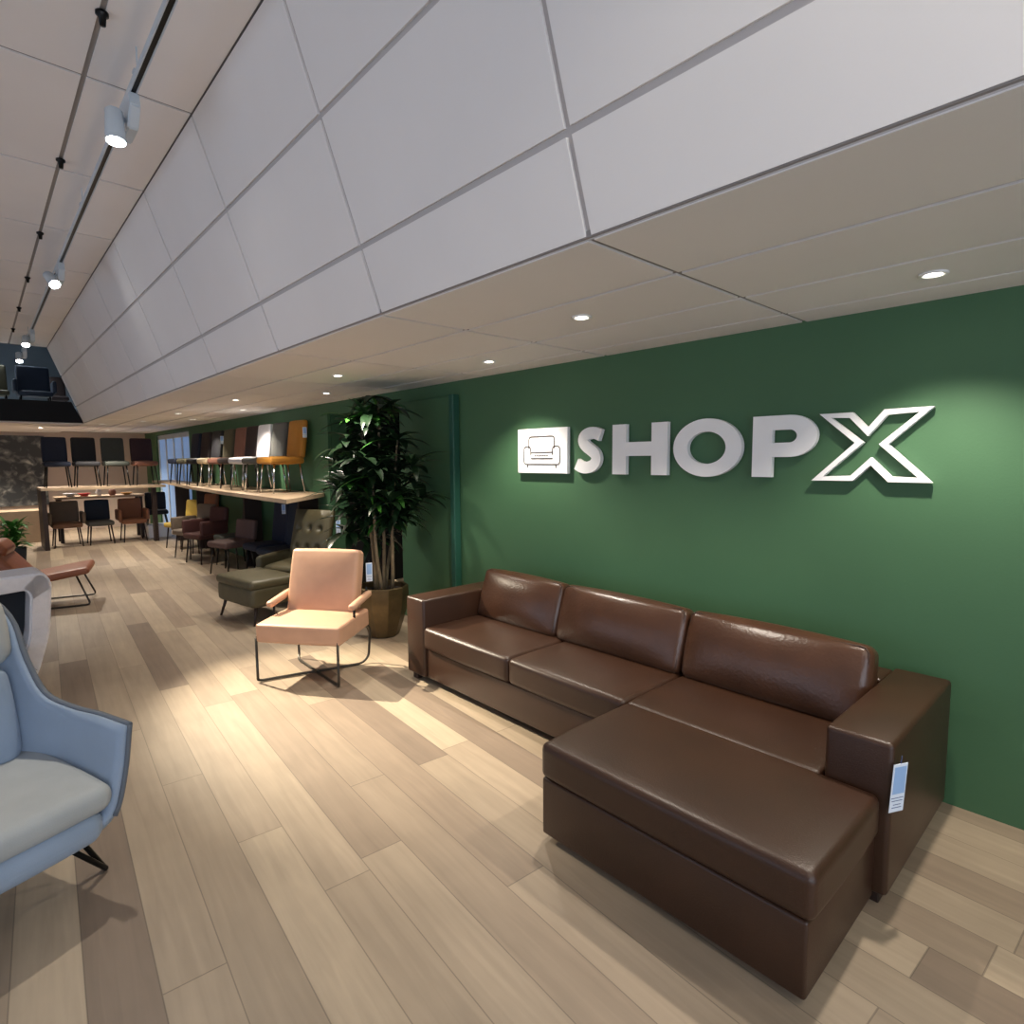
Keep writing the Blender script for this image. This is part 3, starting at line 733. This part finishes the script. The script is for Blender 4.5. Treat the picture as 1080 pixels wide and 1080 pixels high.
# ------------------------------------------------------------ cognac lounge chair
cc = thing('lounge_chair', 'low cognac leather lounge chair with slim bronze legs at the far left', 'armchair', (.50, 8.3, 0), R(78))
bm = B(); cushion(bm, .66, .66, .075, .03, .012, .004, 8, T(0,-.10,.35, R(-9),0,0)); obj('seat', bm, 'cognac', cc, smooth=True)
bm = B(); cushion(bm, .66, .10, .50, .045, .03, .006, 8, T(0,.30,.50, R(-38),0,0), axis=1); obj('backrest', bm, 'cognac', cc, smooth=True)
bm = B(); cushion(bm, .50, .12, .18, .055, .02, .006, 8, T(0,.36,.68, R(-38),0,0), axis=1); obj('head_cushion', bm, 'cognac', cc, smooth=True)
for s in (-1, 1):
    bm = B(); tube(bm, rounded([(s*.24,-.30,.34), (s*.30,-.42,.012), (s*.30,.34,.012), (s*.25,.18,.32)], .04, 4), .010, 8); obj('leg', bm, 'gunmetal', cc, smooth=True)
# small plant at the left edge
sp_ = thing('potted_plant', 'bushy bright green plant at the left edge, beyond the cognac lounge chair', 'plant', (.34, 11.6, 0))
bm = B(); lathe(bm, [(0,0), (.13,0), (.16,.30), (.15,.31), (.145,.27), (0,.27)], 20); obj('pot', bm, 'charcoal', sp_, smooth=True)
bm = B(); rnd = random.Random(9)
for k in range(130):
    az = rnd.random()*6.28; r_ = rnd.uniform(0, .14)
    leaf(bm, (r_*math.cos(az)*.6, r_*math.sin(az)*.6, rnd.uniform(.28, .66)), az, rnd.uniform(.1, 1.2), rnd.uniform(.14, .26), .035, rnd.uniform(.6, 1.6))
obj('foliage', bm, 'leaf2', sp_, smooth=True)

# ------------------------------------------------------------ display shelf, L-shaped
ZT1 = 1.19
sh = thing('display_shelf', 'long raised pale wood display shelf along the green wall, angled front end', 'shelf', (2.8, 9.6, 0))
bm = B()
poly = [(2.376,6.09), (3.19,6.95), (3.19,14.6), (2.80,14.6), (2.80,13.35), (2.545,10.6), (2.42,8.2)]
prism(bm, [(x-2.8, y-9.6) for x, y in poly], ZT1-.045, ZT1); obj('shelf_top', bm, 'woodtop', sh)
for y in (7.12, 9.14, 11.66, 13.2):
    bm = B(); box(bm, .12, .37, y-9.6-.025, y-9.6+.025, 0, ZT1-.045); obj('support_panel', bm, 'darkwood', sh)
bs = thing('display_shelf', 'pale wood display shelf across the far end with dark end post', 'shelf', (1.8, 13.9, 0))
bm = B(); box(bm, -.97, .99, -.55, .45, 1.085, 1.13); obj('shelf_top', bm, 'woodtop', bs)
bm = B(); box(bm, -.97, -.90, -.50, .40, 0, 1.085); obj('support_panel', bm, 'darkwood', bs)
bm = B(); box(bm, .76, .83, -.50, -.36, 0, 1.085); obj('support_panel', bm, 'darkwood', bs)

# ------------------------------------------------------------ dining chairs
def chair(x, y, z, rz, label, fab, seatfab=None, legs='metal', arms=False, group=None, w=.46, seat_h=.47, back_h=.90, sc=1, name='dining_chair', tagcard=False):
    t = thing(name, label, 'chair', (x, y, z), rz, group); t.scale = (sc, sc, sc)
    sfb = 'f_'+(seatfab or fab)
    bm = B(); cushion(bm, w, .46, .085, .03, .014, .004, 5, T(0,-.01,seat_h-.04)); obj('seat', bm, sfb, t, smooth=True)
    bm = B(); cushion(bm, w-.02, .075, back_h-seat_h+.02, .03, .008, .004, 5, T(0,.235,(back_h+seat_h)/2, R(-7),0,0), axis=1); obj('backrest', bm, 'f_'+fab, t, smooth=True)
    for sx in (-1, 1):
        for sy in (-1, 1):
            bm = B(); tube(bm, [(sx*(w/2-.05), sy*.17, seat_h-.07), (sx*(w/2-.015), sy*.21, .0)], .014, 8, r2=.010); obj('leg', bm, legs, t, smooth=True)
        if arms:
            bm = B(); cushion(bm, .06, .44, .22, .028, .004, .003, 4, T(sx*(w/2+.025),-.0,seat_h+.09), axis=0); obj('armrest', bm, 'f_'+fab, t, smooth=True)
    if tagcard:
        bm = B(); box(bm, -.02, .028, .29, .292, back_h-.2, back_h-.06); 
        obj('label_card', bm, 'paper', t)
    return t
def card(x, y, z, rz, label, group='small price cards on the shelf chairs'):
    return price_card((x, y, z), rz, label, .05, .13, .015, group)
G1 = 'dining chairs lined up on the long shelf'
top = [(7.45,'mustard',None,'mustard yellow high-backed chair with chrome legs at the front end of the long shelf','chrome',False),
       (8.02,'slate',None,'slate grey high-backed chair right behind the mustard chair on the shelf','chrome',False),
       (8.58,'offwhite','offwhite','off-white leather chair on the long shelf behind the slate chair','chrome',False),
       (9.08,'darkbrown',None,'dark brown chair on the shelf between the off-white and terracotta chairs','metal',False),
       (9.58,'terracotta',None,'terracotta leather chair on the long shelf beyond the dark brown chair','chrome',False),
       (10.16,'oliveg','creamf','olive-backed chair with cream seat standing on the long shelf','chrome',False),
       (10.8,'black',None,'black chair on the long shelf just beyond the cream-seated chair','metal',False),
       (11.45,'darkbrown','oliveg','brown chair with olive seat near the far part of the long shelf','metal',False),
       (12.1,'navy',None,'navy chair on the long shelf near the pale blue door','metal',False)]
for y, f, sfb, l, lg, ar in top: chair(2.86, y, ZT1+.001, R(-90+3), l, f, sfb, lg, ar, G1, sc=.95, back_h=.96)
for (y, l) in ((7.45,'small white price card on the mustard chair'), (9.86,'small white price card between the terracotta and olive-backed chairs'), (10.8,'small white price card on the black shelf chair')):
    card(3.085, y-.226, ZT1+.84, R(-20), l)
G2 = 'chairs on the floor under the long shelf'
und = [(2.86,7.55,-84,'inkblue',None,'ink blue high-backed chair under the shelf behind the tufted armchair','metal',False,1.03),
       (2.88,8.15,-86,'navy',None,'navy high-backed chair with white card under the long shelf','metal',False,1.05),
       (2.86,9.45,-90,'greengrey',None,'dark grey-green chair under the long shelf between the small mauve and red-brown chairs','metal',False,1.03),
       (2.62,8.78,-75,'mauve',None,'small mauve-brown chair with thin grey legs standing in front of the under-shelf row','gunmetal',False,.74),
       (2.62,10.08,-75,'redbrown',None,'dark red-brown armchair under the long shelf, behind the small mauve chair','darkwood',True,.85),
       (2.62,10.76,-72,'taupe',None,'taupe armchair in the middle of the row beneath the long shelf','darkwood',True,.86),
       (2.84,11.34,-80,'rust',None,'rust brown high chair beneath the far part of the long shelf','darkwood',False,1.0),
       (2.78,12.1,-70,'yellow',None,'dull yellow chair beneath the shelf near the pale blue door','darkwood',False,.86)]
for x, y, a, f, sfb, l, lg, ar, bh in und: chair(x, y, 0, R(a), l, f, sfb, lg, ar, G2, back_h=bh)
for x, y, z, l in ((3.04,7.905,1.02,'white price card on the navy chair under the shelf'), (3.04,9.205,1.0,'white price card on the grey-green chair under the shelf')): card(x, y, z, R(-25), l, 'price cards under the shelf')
G3 = 'chairs standing on the far shelf'
for x, f, sfb, l in ((1.11,'navy',None,'navy chair at the left end of the far shelf'), (1.56,'black',None,'black chair second from the left on the far shelf'),
                     (2.03,'greengrey',None,'grey-green chair second from the right on the far shelf'), (2.52,'burgundy','terracotta','dark burgundy chair with lighter seat at the right end of the far shelf')):
    chair(x, 13.75, 1.131, R(0), l, f, sfb, 'metal', False, G3, w=.40, back_h=.93)
G4 = 'armchairs beneath the far shelf'
for x, f, sfb, l, w in ((1.20,'taupe','brown','taupe brown armchair below the left end of the far shelf',.46), (1.72,'inkblue','slate','dark blue chair with grey seat below the middle of the far shelf',.42), (2.27,'rust','rust','rust brown armchair below the far shelf, right of the dark blue one',.42)):
    chair(x, 13.85, 0, R(0), l, f, sfb, 'darkwood', f != 'inkblue', G4, w=w, seat_h=.45, back_h=.84)
chair(2.78, 14.25, .27, R(-8), 'black chair standing on a white box below the far shelf corner', 'black', None, 'metal', False, None, w=.40, seat_h=.30, back_h=.66)
bm = B(); box(bm, -.21, .21, -.21, .21, 0, .268, .01); tag(obj('display_box', bm, 'white', loc=(2.78, 14.25, 0)), 'low white box carrying a black chair below the far shelf', 'box')
# table with small wares behind the armchairs
tb = thing('dining_table', 'narrow wooden table laid with small wares behind the far armchairs', 'table', (1.85, 14.62, 0))
bm = B(); box(bm, -.75, .75, -.27, .27, .87, .91, .006); obj('tabletop', bm, 'woodtop', tb)
for x in (-.68, .68):
    for y in (-.2, .2):
        bm = B(); box(bm, x-.03, x+.03, y-.03, y+.03, 0, .87); obj('leg', bm, 'darkwood', tb)
M['f_red'] = mat('red_glaze', (190,62,58), .4, noise=.05)
for x, m_, l, pr_ in ((1.35,'f_offwhite','pale round bowl at the left of the far table',[(0,0),(.05,0),(.12,.07),(.11,.07),(.04,.015),(0,.015)]),
                   (1.58,'f_red','red bowl on the far table',[(0,0),(.05,0),(.11,.06),(.10,.06),(.04,.012),(0,.012)]),
                   (1.82,'f_offwhite','white vase on the far table',[(0,0),(.04,0),(.06,.07),(.03,.13),(.035,.15),(.025,.15),(.02,.13),(0,.13)]),
                   (2.05,'f_terracotta','terracotta jar on the far table',[(0,0),(.05,0),(.07,.06),(.05,.12),(0,.125)]),
                   (2.3,'f_mustard','ochre bowl at the right of the far table',[(0,0),(.05,0),(.12,.05),(.11,.05),(.04,.012),(0,.012)])):
    bm = B(); lathe(bm, pr_, 18); tag(obj('bowl' if 'bowl' in l else ('vase' if 'vase' in l else 'jar'), bm, m_, smooth=True, loc=(x, 14.5, .91)), l, 'tableware', 'small wares on the far table')
# mezzanine chairs
G5 = 'chairs on the mezzanine above the black beam'
for x, y, f, l, w in ((.88,13.75,'inkblue','dark blue-grey armchair on the mezzanine above the black beam',.50), (.30,13.9,'oliveg','olive brown chair at the left edge of the mezzanine',.46), (1.28,14.5,'darkbrown','narrow brown chair at the right end of the mezzanine',.30)):
    chair(x, y, 2.365, R(0), l, f, None, 'metal', w > .48, G5, w=w, back_h=.98 if w > .4 else .9, seat_h=.5)

# ------------------------------------------------------------ light
w = bpy.data.worlds.new('world'); S.world = w; w.use_nodes = True
w.node_tree.nodes['Background'].inputs[0].default_value = (.6, .75, 1, 1); w.node_tree.nodes['Background'].inputs[1].default_value = .3
def area(name, loc, rot, sx, sy, power, col):
    l = bpy.data.lights.new(name, 'AREA'); l.shape = 'RECTANGLE'; l.size = sx; l.size_y = sy; l.energy = power; l.color = col
    o = bpy.data.objects.new(name, l); COL.objects.link(o); o.location = loc; o.rotation_euler = rot; return o
area('window_daylight', (-1, YF+.06, 1.45), (R(-90),0,R(180)), 5.0, 2.2, 78, (.82,.90,1))
area('window_daylight', (XL+.06, 5.2, 1.35), (0,R(-90),0), 1.9, 7.0, 15, (.90,.94,1))
S.view_settings.view_transform = 'Standard'; S.view_settings.look = 'None'
S.view_settings.gamma = 1; S.view_settings.use_curve_mapping = False
S.view_settings.exposure = .25
